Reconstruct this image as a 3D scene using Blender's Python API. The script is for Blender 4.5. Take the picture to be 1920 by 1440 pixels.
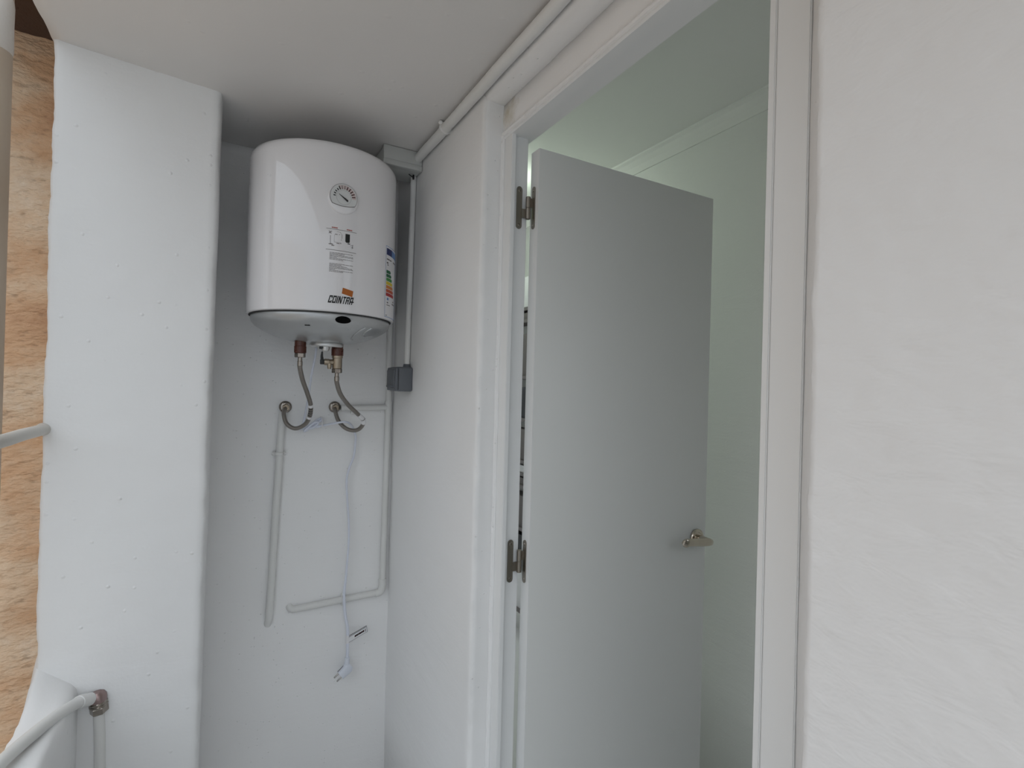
import bpy, bmesh, math, random
from mathutils import Vector, Matrix, noise

random.seed(7)
for _o in list(bpy.data.objects):
    bpy.data.objects.remove(_o)
S = bpy.context.scene
COL = S.collection
PI = math.pi

# ------------------------------------------------------------------ camera
CAM_H = 1.46
yaw, pitch, roll = math.radians(29.4635), math.radians(0.1895), math.radians(1.473)
fwd = Vector((math.sin(yaw) * math.cos(pitch), math.cos(yaw) * math.cos(pitch), math.sin(pitch)))
rgt = Vector((math.cos(yaw), -math.sin(yaw), 0))
upv = rgt.cross(fwd)
rgt2 = math.cos(roll) * rgt + math.sin(roll) * upv
upv2 = -math.sin(roll) * rgt + math.cos(roll) * upv
cd = bpy.data.cameras.new('camera')
cam = bpy.data.objects.new('camera', cd)
COL.objects.link(cam)
cd.sensor_fit = 'HORIZONTAL'
cd.sensor_width = 36
cd.lens = 970 / 1920 * 36
cd.clip_start = 0.02
M3 = Matrix((rgt2, upv2, -fwd)).transposed()
cam.matrix_world = Matrix.Translation((0, 0, CAM_H)) @ M3.to_4x4()
S.camera = cam
S.cycles.use_light_tree = False
S.cycles.caustics_reflective = False
S.cycles.caustics_refractive = False

# ------------------------------------------------------------------ world: plain overcast sky
w = bpy.data.worlds.new('overcast_sky')
S.world = w
w.use_nodes = True
bg = w.node_tree.nodes['Background']
# standard overcast sky: the zenith three times as bright as the horizon
_n = w.node_tree.nodes; _l = w.node_tree.links
_tc = _n.new('ShaderNodeTexCoord'); _sp = _n.new('ShaderNodeSeparateXYZ')
_l.new(_tc.outputs['Generated'], _sp.inputs['Vector'])
_mr = _n.new('ShaderNodeMapRange')
_mr.inputs['From Min'].default_value = 0; _mr.inputs['From Max'].default_value = 1
_mr.inputs['To Min'].default_value = 1 / 3; _mr.inputs['To Max'].default_value = 1.0
_l.new(_sp.outputs['Z'], _mr.inputs['Value'])
_l.new(_mr.outputs['Result'], bg.inputs['Strength'])
bg.inputs['Color'].default_value = (0.88, 0.95, 1.02, 1)
S.view_settings.view_transform = 'Standard'
S.view_settings.look = 'None'
S.view_settings.gamma = 1
S.view_settings.use_curve_mapping = False
S.view_settings.exposure = 1.1

# ------------------------------------------------------------------ materials
def nmat(name):
    m = bpy.data.materials.new(name)
    m.use_nodes = True
    nt = m.node_tree
    return m, nt, nt.nodes['Principled BSDF']

def plain(name, col, rough=0.5, metal=0.0, coat=0.0, spec=0.5):
    m, nt, b = nmat(name)
    b.inputs['Base Color'].default_value = (*col, 1)
    b.inputs['Roughness'].default_value = rough
    b.inputs['Metallic'].default_value = metal
    b.inputs['Specular IOR Level'].default_value = spec
    if coat:
        b.inputs['Coat Weight'].default_value = coat
        b.inputs['Coat Roughness'].default_value = 0.03; b.inputs['Coat IOR'].default_value = 1.6
    # slight procedural unevenness of the gloss
    n = nt.nodes.new('ShaderNodeTexNoise')
    n.inputs['Scale'].default_value = 35
    mr = nt.nodes.new('ShaderNodeMapRange')
    mr.inputs['To Min'].default_value = max(0.0, rough - 0.05)
    mr.inputs['To Max'].default_value = min(1.0, rough + 0.05)
    tc = nt.nodes.new('ShaderNodeTexCoord')
    nt.links.new(tc.outputs['Object'], n.inputs['Vector'])
    nt.links.new(n.outputs['Fac'], mr.inputs['Value'])
    nt.links.new(mr.outputs['Result'], b.inputs['Roughness'])
    return m

def plaster(name, col, col2=None, stroke=(6, 6, 22), rot=(0.5, 0.3, 0), s_str=0.35, p_str=0.25, fine=0.12, rough=0.75, pimple=120.0, dist=0.004):
    """painted trowelled plaster: strokes + fine grain + scattered pimples, all as relief"""
    m, nt, b = nmat(name)
    L = nt.links.new
    N = nt.nodes.new
    tc = N('ShaderNodeTexCoord')
    mp = N('ShaderNodeMapping')
    mp.inputs['Scale'].default_value = stroke
    mp.inputs['Rotation'].default_value = rot
    L(tc.outputs['Object'], mp.inputs['Vector'])
    n1 = N('ShaderNodeTexNoise'); n1.inputs['Scale'].default_value = 1.0; n1.inputs['Detail'].default_value = 3
    n1.inputs['Roughness'].default_value = 0.55; n1.inputs['Distortion'].default_value = 0.35
    L(mp.outputs['Vector'], n1.inputs['Vector'])
    n2 = N('ShaderNodeTexNoise'); n2.inputs['Scale'].default_value = 160; n2.inputs['Detail'].default_value = 1
    L(tc.outputs['Object'], n2.inputs['Vector'])
    v = N('ShaderNodeTexVoronoi'); v.inputs['Scale'].default_value = pimple
    L(tc.outputs['Object'], v.inputs['Vector'])
    # only a few cells carry a pimple
    cr = N('ShaderNodeMapRange'); cr.interpolation_type = 'SMOOTHSTEP'
    cr.inputs['From Min'].default_value = 0.0; cr.inputs['From Max'].default_value = 0.32
    cr.inputs['To Min'].default_value = 1.0; cr.inputs['To Max'].default_value = 0.0
    L(v.outputs['Distance'], cr.inputs['Value'])
    sx = N('ShaderNodeSeparateColor'); L(v.outputs['Color'], sx.inputs['Color'])
    gt = N('ShaderNodeMath'); gt.operation = 'GREATER_THAN'; gt.inputs[1].default_value = 0.93
    L(sx.outputs['Red'], gt.inputs[0])
    pm = N('ShaderNodeMath'); pm.operation = 'MULTIPLY'
    L(cr.outputs['Result'], pm.inputs[0]); L(gt.outputs[0], pm.inputs[1])
    def mul(sock, f):
        q = N('ShaderNodeMath'); q.operation = 'MULTIPLY'; q.inputs[1].default_value = f
        L(sock, q.inputs[0]); return q.outputs[0]
    def add(a, c):
        q = N('ShaderNodeMath'); q.operation = 'ADD'; L(a, q.inputs[0]); L(c, q.inputs[1]); return q.outputs[0]
    h = add(add(mul(n1.outputs['Fac'], s_str), mul(n2.outputs['Fac'], fine)), mul(pm.outputs[0], p_str))
    bp = N('ShaderNodeBump'); bp.inputs['Strength'].default_value = 1.0; bp.inputs['Distance'].default_value = dist
    L(h, bp.inputs['Height'])
    L(bp.outputs['Normal'], b.inputs['Normal'])
    if col2:
        n3 = N('ShaderNodeTexNoise'); n3.inputs['Scale'].default_value = 2.5; n3.inputs['Detail'].default_value = 2
        L(tc.outputs['Object'], n3.inputs['Vector'])
        mx = N('ShaderNodeMix'); mx.data_type = 'RGBA'
        mx.inputs['A'].default_value = (*col, 1); mx.inputs['B'].default_value = (*col2, 1)
        rr = N('ShaderNodeMapRange'); rr.inputs['From Min'].default_value = .35; rr.inputs['From Max'].default_value = .7
        L(n3.outputs['Fac'], rr.inputs['Value']); L(rr.outputs['Result'], mx.inputs['Factor'])
        L(mx.outputs['Result'], b.inputs['Base Color'])
    else:
        b.inputs['Base Color'].default_value = (*col, 1)
    b.inputs['Roughness'].default_value = rough
    b.inputs['Specular IOR Level'].default_value = 0.35
    return m

WHT = (0.86, 0.855, 0.85)
m_wall = plaster('white_painted_plaster', (0.885, 0.88, 0.875), (0.87, 0.865, 0.855), s_str=0.5, p_str=0.35, fine=0.05, rough=0.6)
m_near = plaster('white_trowelled_plaster', WHT, (0.845, 0.84, 0.835), stroke=(24, 18, 36), rot=(0.35, 0, 0), s_str=0.85, p_str=0.1, fine=0.06, rough=0.55, dist=0.0035)
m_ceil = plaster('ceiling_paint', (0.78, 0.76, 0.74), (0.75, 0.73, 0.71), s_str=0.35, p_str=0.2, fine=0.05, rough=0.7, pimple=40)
m_pier = plaster('pier_paint', WHT, (0.85, 0.85, 0.845), stroke=(8, 8, 26), s_str=0.6, p_str=0.5, fine=0.09, rough=0.6, pimple=60, dist=.003)
m_room = plaster('room_paint', (0.80, 0.805, 0.765), (0.79, 0.795, 0.755), s_str=0.4, p_str=0.15, fine=0.05, rough=0.6)
m_roomc = plaster('room_ceiling_paint', (0.79, 0.795, 0.745), s_str=0.2, p_str=0.0, fine=0.02, rough=0.7)
m_floor = plaster('floor_tile_grey', (0.80, 0.79, 0.775), s_str=0.1, p_str=0.0, rough=0.5)
m_render = plaster('cream_render', (0.60, 0.555, 0.50), (0.54, 0.49, 0.43), s_str=0.5, p_str=0.2, rough=0.85)

def tan_plaster():
    m, nt, b = nmat('weathered_tan_mortar')
    L = nt.links.new; N = nt.nodes.new
    tc = N('ShaderNodeTexCoord')
    mp = N('ShaderNodeMapping'); mp.inputs['Scale'].default_value = (2.6, 2.6, 3.6); mp.inputs['Rotation'].default_value = (0, 0.35, 0)
    L(tc.outputs['Object'], mp.inputs['Vector'])
    n = N('ShaderNodeTexNoise'); n.inputs['Scale'].default_value = 1.3; n.inputs['Detail'].default_value = 8; n.inputs['Roughness'].default_value = .62
    L(mp.outputs['Vector'], n.inputs['Vector'])
    cr = N('ShaderNodeValToRGB')
    e = cr.color_ramp.elements
    e[0].position = 0.30; e[0].color = (0.52, 0.29, 0.165, 1)
    e[1].position = 0.72; e[1].color = (0.82, 0.72, 0.60, 1)
    k = cr.color_ramp.elements.new(0.44); k.color = (0.68, 0.43, 0.26, 1)
    k = cr.color_ramp.elements.new(0.56); k.color = (0.76, 0.57, 0.40, 1)
    L(n.outputs['Fac'], cr.inputs['Fac'])
    # dark pits
    mp2 = N('ShaderNodeMapping'); mp2.inputs['Scale'].default_value = (34, 34, 75); mp2.inputs['Rotation'].default_value = (0, 0.45, 0)
    L(tc.outputs['Object'], mp2.inputs['Vector'])
    n2 = N('ShaderNodeTexNoise'); n2.inputs['Scale'].default_value = 1.0; n2.inputs['Detail'].default_value = 4
    L(mp2.outputs['Vector'], n2.inputs['Vector'])
    r2 = N('ShaderNodeMapRange'); r2.inputs['From Min'].default_value = .62; r2.inputs['From Max'].default_value = .74
    L(n2.outputs['Fac'], r2.inputs['Value'])
    mx = N('ShaderNodeMix'); mx.data_type = 'RGBA'; mx.inputs['B'].default_value = (0.16, 0.085, 0.05, 1)
    L(cr.outputs['Color'], mx.inputs['A'])
    q = N('ShaderNodeMath'); q.operation = 'MULTIPLY'; q.inputs[1].default_value = .4
    L(r2.outputs['Result'], q.inputs[0]); L(q.outputs[0], mx.inputs['Factor'])
    L(mx.outputs['Result'], b.inputs['Base Color'])
    ad = N('ShaderNodeMath'); ad.operation = 'SUBTRACT'
    L(n.outputs['Fac'], ad.inputs[0]); L(n2.outputs['Fac'], ad.inputs[1])
    bp = N('ShaderNodeBump'); bp.inputs['Distance'].default_value = .012; bp.inputs['Strength'].default_value = 1.0
    L(ad.outputs[0], bp.inputs['Height']); L(bp.outputs['Normal'], b.inputs['Normal'])
    b.inputs['Roughness'].default_value = .9
    return m
m_tan = tan_plaster()
m_brown = plaster('dark_brown_rough_soffit', (0.11, 0.065, 0.045), (0.07, 0.045, 0.035), s_str=0.8, p_str=0.2, rough=0.95, dist=.008)

m_pipe = plaster('brush_painted_pipe', (0.79, 0.785, 0.77), (0.74, 0.735, 0.71), stroke=(30, 30, 30), s_str=0.25, p_str=0.0, fine=0.06, rough=0.45, dist=.002)
m_drain = plaster('painted_downpipe', (0.56, 0.47, 0.375), (0.45, 0.35, 0.26), stroke=(30, 30, 10), s_str=0.4, p_str=0.0, fine=0.1, rough=0.6, dist=.002)
m_rail = plaster('worn_white_rail_paint', (0.72, 0.70, 0.66), (0.50, 0.47, 0.42), stroke=(40, 15, 40), s_str=0.5, p_str=0.1, fine=0.1, rough=0.5, dist=.002)
m_frame = plain('door_frame_lacquer', (0.82, 0.825, 0.82), 0.38)
m_door = plain('door_lacquer', (0.80, 0.805, 0.785), 0.36)
m_enam = plain('white_enamel', (0.79, 0.775, 0.785), 0.3, coat=1.0)
m_silv = plain('silver_grey_plastic', (0.47, 0.48, 0.485), 0.30, metal=0.55)
m_flange = plain('brushed_aluminium', (0.70, 0.70, 0.69), 0.35, metal=0.85)
m_chrome = plain('nickel_plated', (0.33, 0.295, 0.26), 0.2, metal=1.0)
m_brass = plain('dull_nickel_brass', (0.36, 0.30, 0.23), 0.3, metal=0.95)
m_collar = plain('red_brown_dielectric', (0.075, 0.016, 0.007), 0.28, spec=.5)
m_black = plain('black_plastic', (0.012, 0.012, 0.013), 0.4)
m_ink = plain('black_ink', (0.010, 0.010, 0.010), 0.5)
m_inkg = plain('grey_ink', (0.16, 0.14, 0.135), 0.6)
m_inkr = plain('red_ink', (0.42, 0.09, 0.07), 0.6)
m_inkp = plain('pink_dial_band', (0.60, 0.50, 0.49), 0.5)
m_orange = plain('orange_print', (0.43, 0.12, 0.015), 0.5)
m_paper = plain('white_label_paper', (0.80, 0.79, 0.80), 0.45)
m_navy = plain('navy_print', (0.012, 0.022, 0.11), 0.5)
m_sky = plain('light_blue_print', (0.12, 0.24, 0.50), 0.5)
m_grn1 = plain('dark_green_print', (0.01, 0.13, 0.05), 0.5)
m_grn2 = plain('green_print', (0.05, 0.25, 0.05), 0.5)
m_grn3 = plain('lime_print', (0.26, 0.42, 0.05), 0.5)
m_yel = plain('yellow_print', (0.70, 0.53, 0.03), 0.5)
m_or2 = plain('amber_print', (0.65, 0.22, 0.03), 0.5)
m_or3 = plain('vermilion_print', (0.52, 0.09, 0.03), 0.5)
m_red = plain('red_print', (0.42, 0.03, 0.03), 0.5)
m_dial = plain('dial_plate', (0.66, 0.67, 0.665), 0.4)
m_jbox = plain('grey_junction_plastic', (0.55, 0.56, 0.54), 0.5)
m_switch = plain('slate_grey_plastic', (0.125, 0.135, 0.15), 0.5)
m_cord = plain('white_pvc_cord', (0.74, 0.77, 0.86), 0.4)
m_plug = plain('white_plug_plastic', (0.70, 0.73, 0.80), 0.4)
m_pin = plain('plug_pin_metal', (0.40, 0.39, 0.37), 0.3, metal=1)
m_hinge = plain('satin_hinge_steel', (0.34, 0.31, 0.27), 0.32, metal=1.0)
m_handle = plain('satin_nickel_handle', (0.60, 0.54, 0.46), 0.2, metal=1.0)
m_dark = plain('dark_gap', (0.03, 0.03, 0.03), 0.8)
m_lamp, _nt, _b = nmat('added_lamp_glow')  # glow of the unseen lamp added inside the room
_b.inputs['Base Color'].default_value = (0.8, 0.85, 0.8, 1)
_b.inputs['Emission Color'].default_value = (0.86, 1.0, 0.88, 1)
_b.inputs['Emission Strength'].default_value = 5.5

def braid():
    m, nt, b = nmat('braided_steel')
    L = nt.links.new; N = nt.nodes.new
    tc = N('ShaderNodeTexCoord')
    outs = []
    for ang in (0.9, -0.9):
        mp = N('ShaderNodeMapping'); mp.inputs['Rotation'].default_value = (0, 0, ang)
        mp.inputs['Scale'].default_value = (1, 1, 1)
        L(tc.outputs['UV'], mp.inputs['Vector'])
        wv = N('ShaderNodeTexWave'); wv.inputs['Scale'].default_value = 120
        L(mp.outputs['Vector'], wv.inputs['Vector']); outs.append(wv.outputs['Fac'])
    mx = N('ShaderNodeMath'); mx.operation = 'MAXIMUM'; L(outs[0], mx.inputs[0]); L(outs[1], mx.inputs[1])
    cr = N('ShaderNodeMix'); cr.data_type = 'RGBA'
    cr.inputs['A'].default_value = (0.05, 0.043, 0.037, 1); cr.inputs['B'].default_value = (0.40, 0.365, 0.33, 1)
    L(mx.outputs[0], cr.inputs['Factor']); L(cr.outputs['Result'], b.inputs['Base Color'])
    bp = N('ShaderNodeBump'); bp.inputs['Distance'].default_value = .0006
    L(mx.outputs[0], bp.inputs['Height']); L(bp.outputs['Normal'], b.inputs['Normal'])
    b.inputs['Metallic'].default_value = 1.0; b.inputs['Roughness'].default_value = 0.28
    return m
m_braid = braid()

# ------------------------------------------------------------------ object helpers
def link(name, me, mat, parent=None, smooth=False):
    o = bpy.data.objects.new(name, me)
    COL.objects.link(o)
    if mat:
        me.materials.append(mat)
    if smooth:
        me.polygons.foreach_set('use_smooth', [True] * len(me.polygons))
        try:
            me.set_sharp_from_angle(angle=math.radians(40))
        except Exception:
            pass
    if parent is not None:
        o.parent = parent
        o.matrix_parent_inverse = parent_matrix(parent).inverted()
    return o

def parent_matrix(p):
    m = Matrix.Translation(p.location)
    if p.parent:
        return parent_matrix(p.parent) @ p.matrix_parent_inverse @ m if False else m
    return m

def obj(name, bm, mat, parent=None, smooth=False):
    me = bpy.data.meshes.new(name)
    bmesh.ops.recalc_face_normals(bm, faces=bm.faces[:])
    bm.to_mesh(me); bm.free()
    return link(name, me, mat, parent, smooth)

def thing(name, label, cat, loc, group=None):
    o = bpy.data.objects.new(name, None)
    o.empty_display_size = 0.05
    COL.objects.link(o)
    o.location = loc
    return tag(o, label, cat, group)

def tag(o, label, cat, group=None):
    o['label'] = label; o['category'] = cat
    if group:
        o['group'] = group
    return o

def structure(o, label=None, cat=None):
    o['kind'] = 'structure'
    if label: o['label'] = label
    if cat: o['category'] = cat
    return o

def box_into(bm, lo, hi, bev=0.0, seg=2):
    lo = Vector(lo); hi = Vector(hi)
    r = bmesh.ops.create_cube(bm, size=1.0)
    vs = r['verts']
    for v in vs:
        v.co = Vector([lo[i] + (v.co[i] + .5) * (hi[i] - lo[i]) for i in range(3)])
    if bev:
        es = set()
        for v in vs:
            es.update(v.link_edges)
        bmesh.ops.bevel(bm, geom=list(es), offset=bev, segments=seg, affect='EDGES', profile=.5)

def box(name, lo, hi, mat, parent=None, bev=0.0, seg=2):
    bm = bmesh.new(); box_into(bm, lo, hi, bev, seg)
    return obj(name, bm, mat, parent, smooth=bev > 0)

def frames(pts):
    T = []
    n = len(pts)
    for i in range(n):
        a = pts[max(0, i - 1)]; c = pts[min(n - 1, i + 1)]
        t = (c - a)
        T.append(t.normalized() if t.length > 1e-9 else Vector((0, 0, 1)))
    ref = Vector((0, 0, 1)) if abs(T[0].z) < .9 else Vector((1, 0, 0))
    U = []
    u = (ref - T[0] * ref.dot(T[0])).normalized()
    for t in T:
        u = (u - t * u.dot(t)).normalized()
        U.append(u.copy())
    return T, U

def catmull(P, n=8):
    P = [Vector(p) for p in P]
    Q = [2 * P[0] - P[1]] + P + [2 * P[-1] - P[-2]]
    out = []
    for i in range(1, len(Q) - 2):
        a, b, c, d = Q[i - 1], Q[i], Q[i + 1], Q[i + 2]
        for k in range(n):
            t = k / n
            out.append(.5 * ((2 * b) + (c - a) * t + (2 * a - 5 * b + 4 * c - d) * t * t + (-a + 3 * b - 3 * c + d) * t ** 3))
    out.append(P[-1])
    return out

def tube_into(bm, pts, rad, seg=14, cap=True):
    pts = [Vector(p) for p in pts]
    T, U = frames(pts)
    uvl = bm.loops.layers.uv.verify()
    rings = []; Ls = [0]
    for i in range(1, len(pts)):
        Ls.append(Ls[-1] + (pts[i] - pts[i - 1]).length)
    for i, p in enumerate(pts):
        r = rad[i] if isinstance(rad, (list, tuple)) else rad
        V = T[i].cross(U[i])
        rings.append([bm.verts.new(p + r * (math.cos(2 * PI * k / seg) * U[i] + math.sin(2 * PI * k / seg) * V)) for k in range(seg)])
    r0 = rad[0] if isinstance(rad, (list, tuple)) else rad
    for i in range(len(pts) - 1):
        for k in range(seg):
            f = bm.faces.new((rings[i][k], rings[i][(k + 1) % seg], rings[i + 1][(k + 1) % seg], rings[i + 1][k]))
            c = 2 * PI * r0
            uv = ((k / seg * c, Ls[i]), ((k + 1) / seg * c, Ls[i]), ((k + 1) / seg * c, Ls[i + 1]), (k / seg * c, Ls[i + 1]))
            for l, q in zip(f.loops, uv):
                l[uvl].uv = q
    if cap:
        bm.faces.new(rings[0][::-1]); bm.faces.new(rings[-1])

def tube(name, pts, rad, mat, parent=None, seg=14, smooth=True):
    bm = bmesh.new(); tube_into(bm, pts, rad, seg)
    return obj(name, bm, mat, parent, smooth)

def wobble(pts, amp, f=9, seed=0):
    return [Vector(p) + amp * noise.noise_vector(Vector(p) * f + Vector((seed, 0, 0))) for p in pts]

def line(a, b, n):
    a = Vector(a); b = Vector(b)
    return [a.lerp(b, i / n) for i in range(n + 1)]

def lathe(name, prof, axis_pt, axis, mat, parent=None, seg=32, smooth=True):
    """prof = [(radius, distance along axis)]"""
    bm = bmesh.new()
    A = Vector(axis).normalized()
    ref = Vector((0, 0, 1)) if abs(A.z) < .9 else Vector((1, 0, 0))
    U = (ref - A * ref.dot(A)).normalized(); V = A.cross(U)
    P0 = Vector(axis_pt)
    rings = []
    for r, h in prof:
        if r < 1e-6:
            rings.append([bm.verts.new(P0 + A * h)])
        else:
            rings.append([bm.verts.new(P0 + A * h + r * (math.cos(2 * PI * k / seg) * U + math.sin(2 * PI * k / seg) * V)) for k in range(seg)])
    for a, b in zip(rings[:-1], rings[1:]):
        for k in range(seg):
            k2 = (k + 1) % seg
            if len(a) == 1 and len(b) == 1:
                continue
            if len(a) == 1:
                bm.faces.new((a[0], b[k], b[k2]))
            elif len(b) == 1:
                bm.faces.new((a[k], a[k2], b[0]))
            else:
                bm.faces.new((a[k], a[k2], b[k2], b[k]))
    if len(rings[0]) > 1: bm.faces.new(rings[0][::-1])
    if len(rings[-1]) > 1: bm.faces.new(rings[-1])
    return obj(name, bm, mat, parent, smooth)

def hexnut(name, p, axis, r, h, mat, parent):
    bm = bmesh.new()
    A = Vector(axis).normalized()
    tube_into(bm, [Vector(p), Vector(p) + A * h * .12, Vector(p) + A * h * .88, Vector(p) + A * h], [r * .9, r, r, r * .9], 6)
    return obj(name, bm, mat, parent)

def arange(a, b, step):
    n = max(1, int(round((b - a) / step)))
    return [a + (b - a) * i / n for i in range(n + 1)]

def rough_box(name, xs, ys, zs, mat, amp=0.002, freq=7.0, edge=0.004, edge_n=0.5, seed=0.0, fn=None, parent=None):
    """a block whose faces are grids, slightly uneven, with ragged soft edges"""
    nx, ny, nz = len(xs) - 1, len(ys) - 1, len(zs) - 1
    idx = {}; verts = []; faces = []
    sv = Vector((seed, seed * 1.7, -seed))
    def V(i, j, k):
        key = (i, j, k)
        if key in idx: return idx[key]
        p = Vector((xs[i], ys[j], zs[k]))
        nrm = Vector(((-1 if i == 0 else 1 if i == nx else 0), (-1 if j == 0 else 1 if j == ny else 0), (-1 if k == 0 else 1 if k == nz else 0)))
        cnt = sum(1 for q in nrm if q)
        d = amp * (noise.noise(p * freq + sv) + .45 * noise.noise(p * freq * 4.3 + sv))
        off = nrm * d
        if cnt >= 2:
            e = edge * (1 + edge_n * (noise.noise(p * 22 + sv) + .8 * noise.noise(p * 70 + sv)))
            off -= nrm * e
        p = p + off
        if fn: p = fn(p)
        idx[key] = len(verts); verts.append(p); return idx[key]
    for i in range(nx):
        for j in range(ny):
            faces.append((V(i, j, 0), V(i, j + 1, 0), V(i + 1, j + 1, 0), V(i + 1, j, 0)))
            faces.append((V(i, j, nz), V(i + 1, j, nz), V(i + 1, j + 1, nz), V(i, j + 1, nz)))
    for i in range(nx):
        for k in range(nz):
            faces.append((V(i, 0, k), V(i + 1, 0, k), V(i + 1, 0, k + 1), V(i, 0, k + 1)))
            faces.append((V(i, ny, k), V(i, ny, k + 1), V(i + 1, ny, k + 1), V(i + 1, ny, k)))
    for j in range(ny):
        for k in range(nz):
            faces.append((V(0, j, k), V(0, j, k + 1), V(0, j + 1, k + 1), V(0, j + 1, k)))
            faces.append((V(nx, j, k), V(nx, j + 1, k), V(nx, j + 1, k + 1), V(nx, j, k + 1)))
    me = bpy.data.meshes.new(name)
    me.from_pydata(verts, [], faces); me.update()
    me.materials.append(mat)
    me.polygons.foreach_set('use_smooth', [True] * len(me.polygons))
    o = bpy.data.objects.new(name, me); COL.objects.link(o)
    if parent is not None:
        o.parent = parent; o.matrix_parent_inverse = Matrix.Translation(parent.location).inverted()
    return o

# ------------------------------------------------------------------ dimensions (metres)
XW = 0.545          # gallery face of the door wall
XI = 0.660          # room face of the door wall
YB = 1.834          # niche back wall
YP = 1.530          # pier face
ZC = 2.19           # gallery ceiling
XE = -0.348         # open edge of the gallery
XR = 1.60           # far room wall
Y0 = -2.4           # gallery end behind the photographer

# ------------------------------------------------------------------ the setting
structure(box('floor', (XE, Y0 - .1, -0.12), (XR + .1, 3.3, 0.0), m_floor))
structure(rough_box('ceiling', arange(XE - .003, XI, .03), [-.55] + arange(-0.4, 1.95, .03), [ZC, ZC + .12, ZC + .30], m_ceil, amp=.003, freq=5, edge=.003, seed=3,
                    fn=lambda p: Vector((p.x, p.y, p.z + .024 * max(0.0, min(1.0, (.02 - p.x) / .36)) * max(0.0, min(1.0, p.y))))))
# door wall, three pieces of plastered masonry
structure(rough_box('wall_right', [XW, XW + .02, XW + .06, XI], [Y0, -1, 0] + arange(.10, .3265, .006), [0, .5] + arange(.8, 2.19, .008), m_near, amp=.0012, freq=9, edge=.0035, edge_n=.6, seed=5))
structure(rough_box('wall_hinge_side', arange(XW, XI, .012), arange(1.131, 1.93, .016), [0, .3] + arange(.5, 2.20, .008), m_wall, amp=.0025, freq=5, edge=.0022, edge_n=1.3, seed=9))
structure(rough_box('wall_lintel', [XW, XW + .03, XI], arange(.30, 1.15, .03), [2.150, 2.165, 2.19, 2.46], m_wall, amp=.002, freq=6, edge=.003, seed=11))
def stained():
    m = plaster('stained_recess_paint', (0.885, 0.88, 0.875), None, s_str=0.5, p_str=0.2, fine=0.06, rough=0.6)
    nt = m.node_tree; N = nt.nodes.new; L = nt.links.new; b = nt.nodes['Principled BSDF']
    tc = N('ShaderNodeTexCoord'); vd = N('ShaderNodeVectorMath'); vd.operation = 'DISTANCE'
    vd.inputs[1].default_value = (.594, 1.105, 2.128); L(tc.outputs['Object'], vd.inputs[0])
    nz = N('ShaderNodeTexNoise'); nz.inputs['Scale'].default_value = 45; nz.inputs['Detail'].default_value = 3; L(tc.outputs['Object'], nz.inputs['Vector'])
    ml = N('ShaderNodeMath'); ml.operation = 'MULTIPLY_ADD'; ml.inputs[1].default_value = .09; L(nz.outputs['Fac'], ml.inputs[0]); L(vd.outputs['Value'], ml.inputs[2])
    mr = N('ShaderNodeMapRange'); mr.inputs['From Min'].default_value = .04; mr.inputs['From Max'].default_value = .10; mr.inputs['To Min'].default_value = .8; mr.inputs['To Max'].default_value = 0
    L(ml.outputs[0], mr.inputs['Value'])
    mx = N('ShaderNodeMix'); mx.data_type = 'RGBA'; mx.inputs['A'].default_value = (.885, .88, .875, 1); mx.inputs['B'].default_value = (.52, .46, .33, 1)
    L(mr.outputs['Result'], mx.inputs['Factor']); L(mx.outputs['Result'], b.inputs['Base Color'])
    return m
m_stain = stained()
structure(rough_box('wall_head_infill', [.594, .63, XI], arange(.30, 1.15, .02), [2.082, 2.10, 2.12, 2.152], m_stain, amp=.002, freq=8, edge=.002, seed=12))
structure(rough_box('wall_latch_infill', [.6015, .63, XI], [.315, .335, .3634], arange(0, 2.15, .02), m_wall, amp=.0004, freq=9, edge=.0006, seed=13))
structure(box('wall_room_front', (XI, -.7, 2.10), (XI + .01, 3.2, 2.46), m_room))
structure(rough_box('wall_back', arange(-.05, .70, .03), [YB, YB + .15], arange(0, 2.20, .03), m_wall, amp=.003, freq=4, edge=.0, seed=17))
# pier, its foot widened by the plaster fillet on the parapet
structure(rough_box('wall_pier', arange(-.348, -.0105, .0125), [YP, YP + .05, YP + .15, YB + .02], arange(0.0, 2.25, .0125), m_pier, amp=.0025, freq=5, edge=.005, edge_n=.35, seed=21,
                    fn=lambda p: Vector((p.x - (.0172 if p.x > -.18 else .004) * max(0, 1 - p.z / 2.2), p.y, p.z))))
def fillet(p):
    t = max(0.0, min(1.0, (p.y - 1.36) / (YP + .03 - 1.36)))
    if p.z > .6:
        return Vector((p.x, p.y, p.z + .105 * t ** 2.6 * max(0.0, min(1.0, (-.262 - p.x) / .085))))
    return p
structure(rough_box('wall_parapet', arange(-.352, -.268, .014), [Y0, -1, 0] + arange(.6, YP + .05, .016), [0, .4, .6, .67, .70, .73], m_pier, amp=.0022, freq=8, edge=.006, seed=25, fn=fillet))
structure(box('wall_gallery_end', (XE, Y0 - .12, 0), (XI, Y0, 1.1), m_wall))
# the light well beyond the open side
structure(rough_box('wall_courtyard', arange(-5.0, -.9, .2) + arange(-.88, -.30, .012), [1.78, 1.9], [-3, 0] + arange(.4, 2.37, .014), m_tan, amp=.008, freq=9, edge=.0, seed=31))
structure(rough_box('ceiling_eave', arange(-.75, -.357, .02), arange(1.50, 1.80, .02), [2.335, 2.36, 2.5], m_brown, amp=.010, freq=14, edge=.004, seed=33))
structure(box('wall_opposite', (-5.1, -5.5, -3), (-5.0, 1.9, 2.6), m_render))
structure(box('floor_courtyard', (-5.1, -5.5, -3.1), (XE, 1.9, -3.0), m_render))
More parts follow.
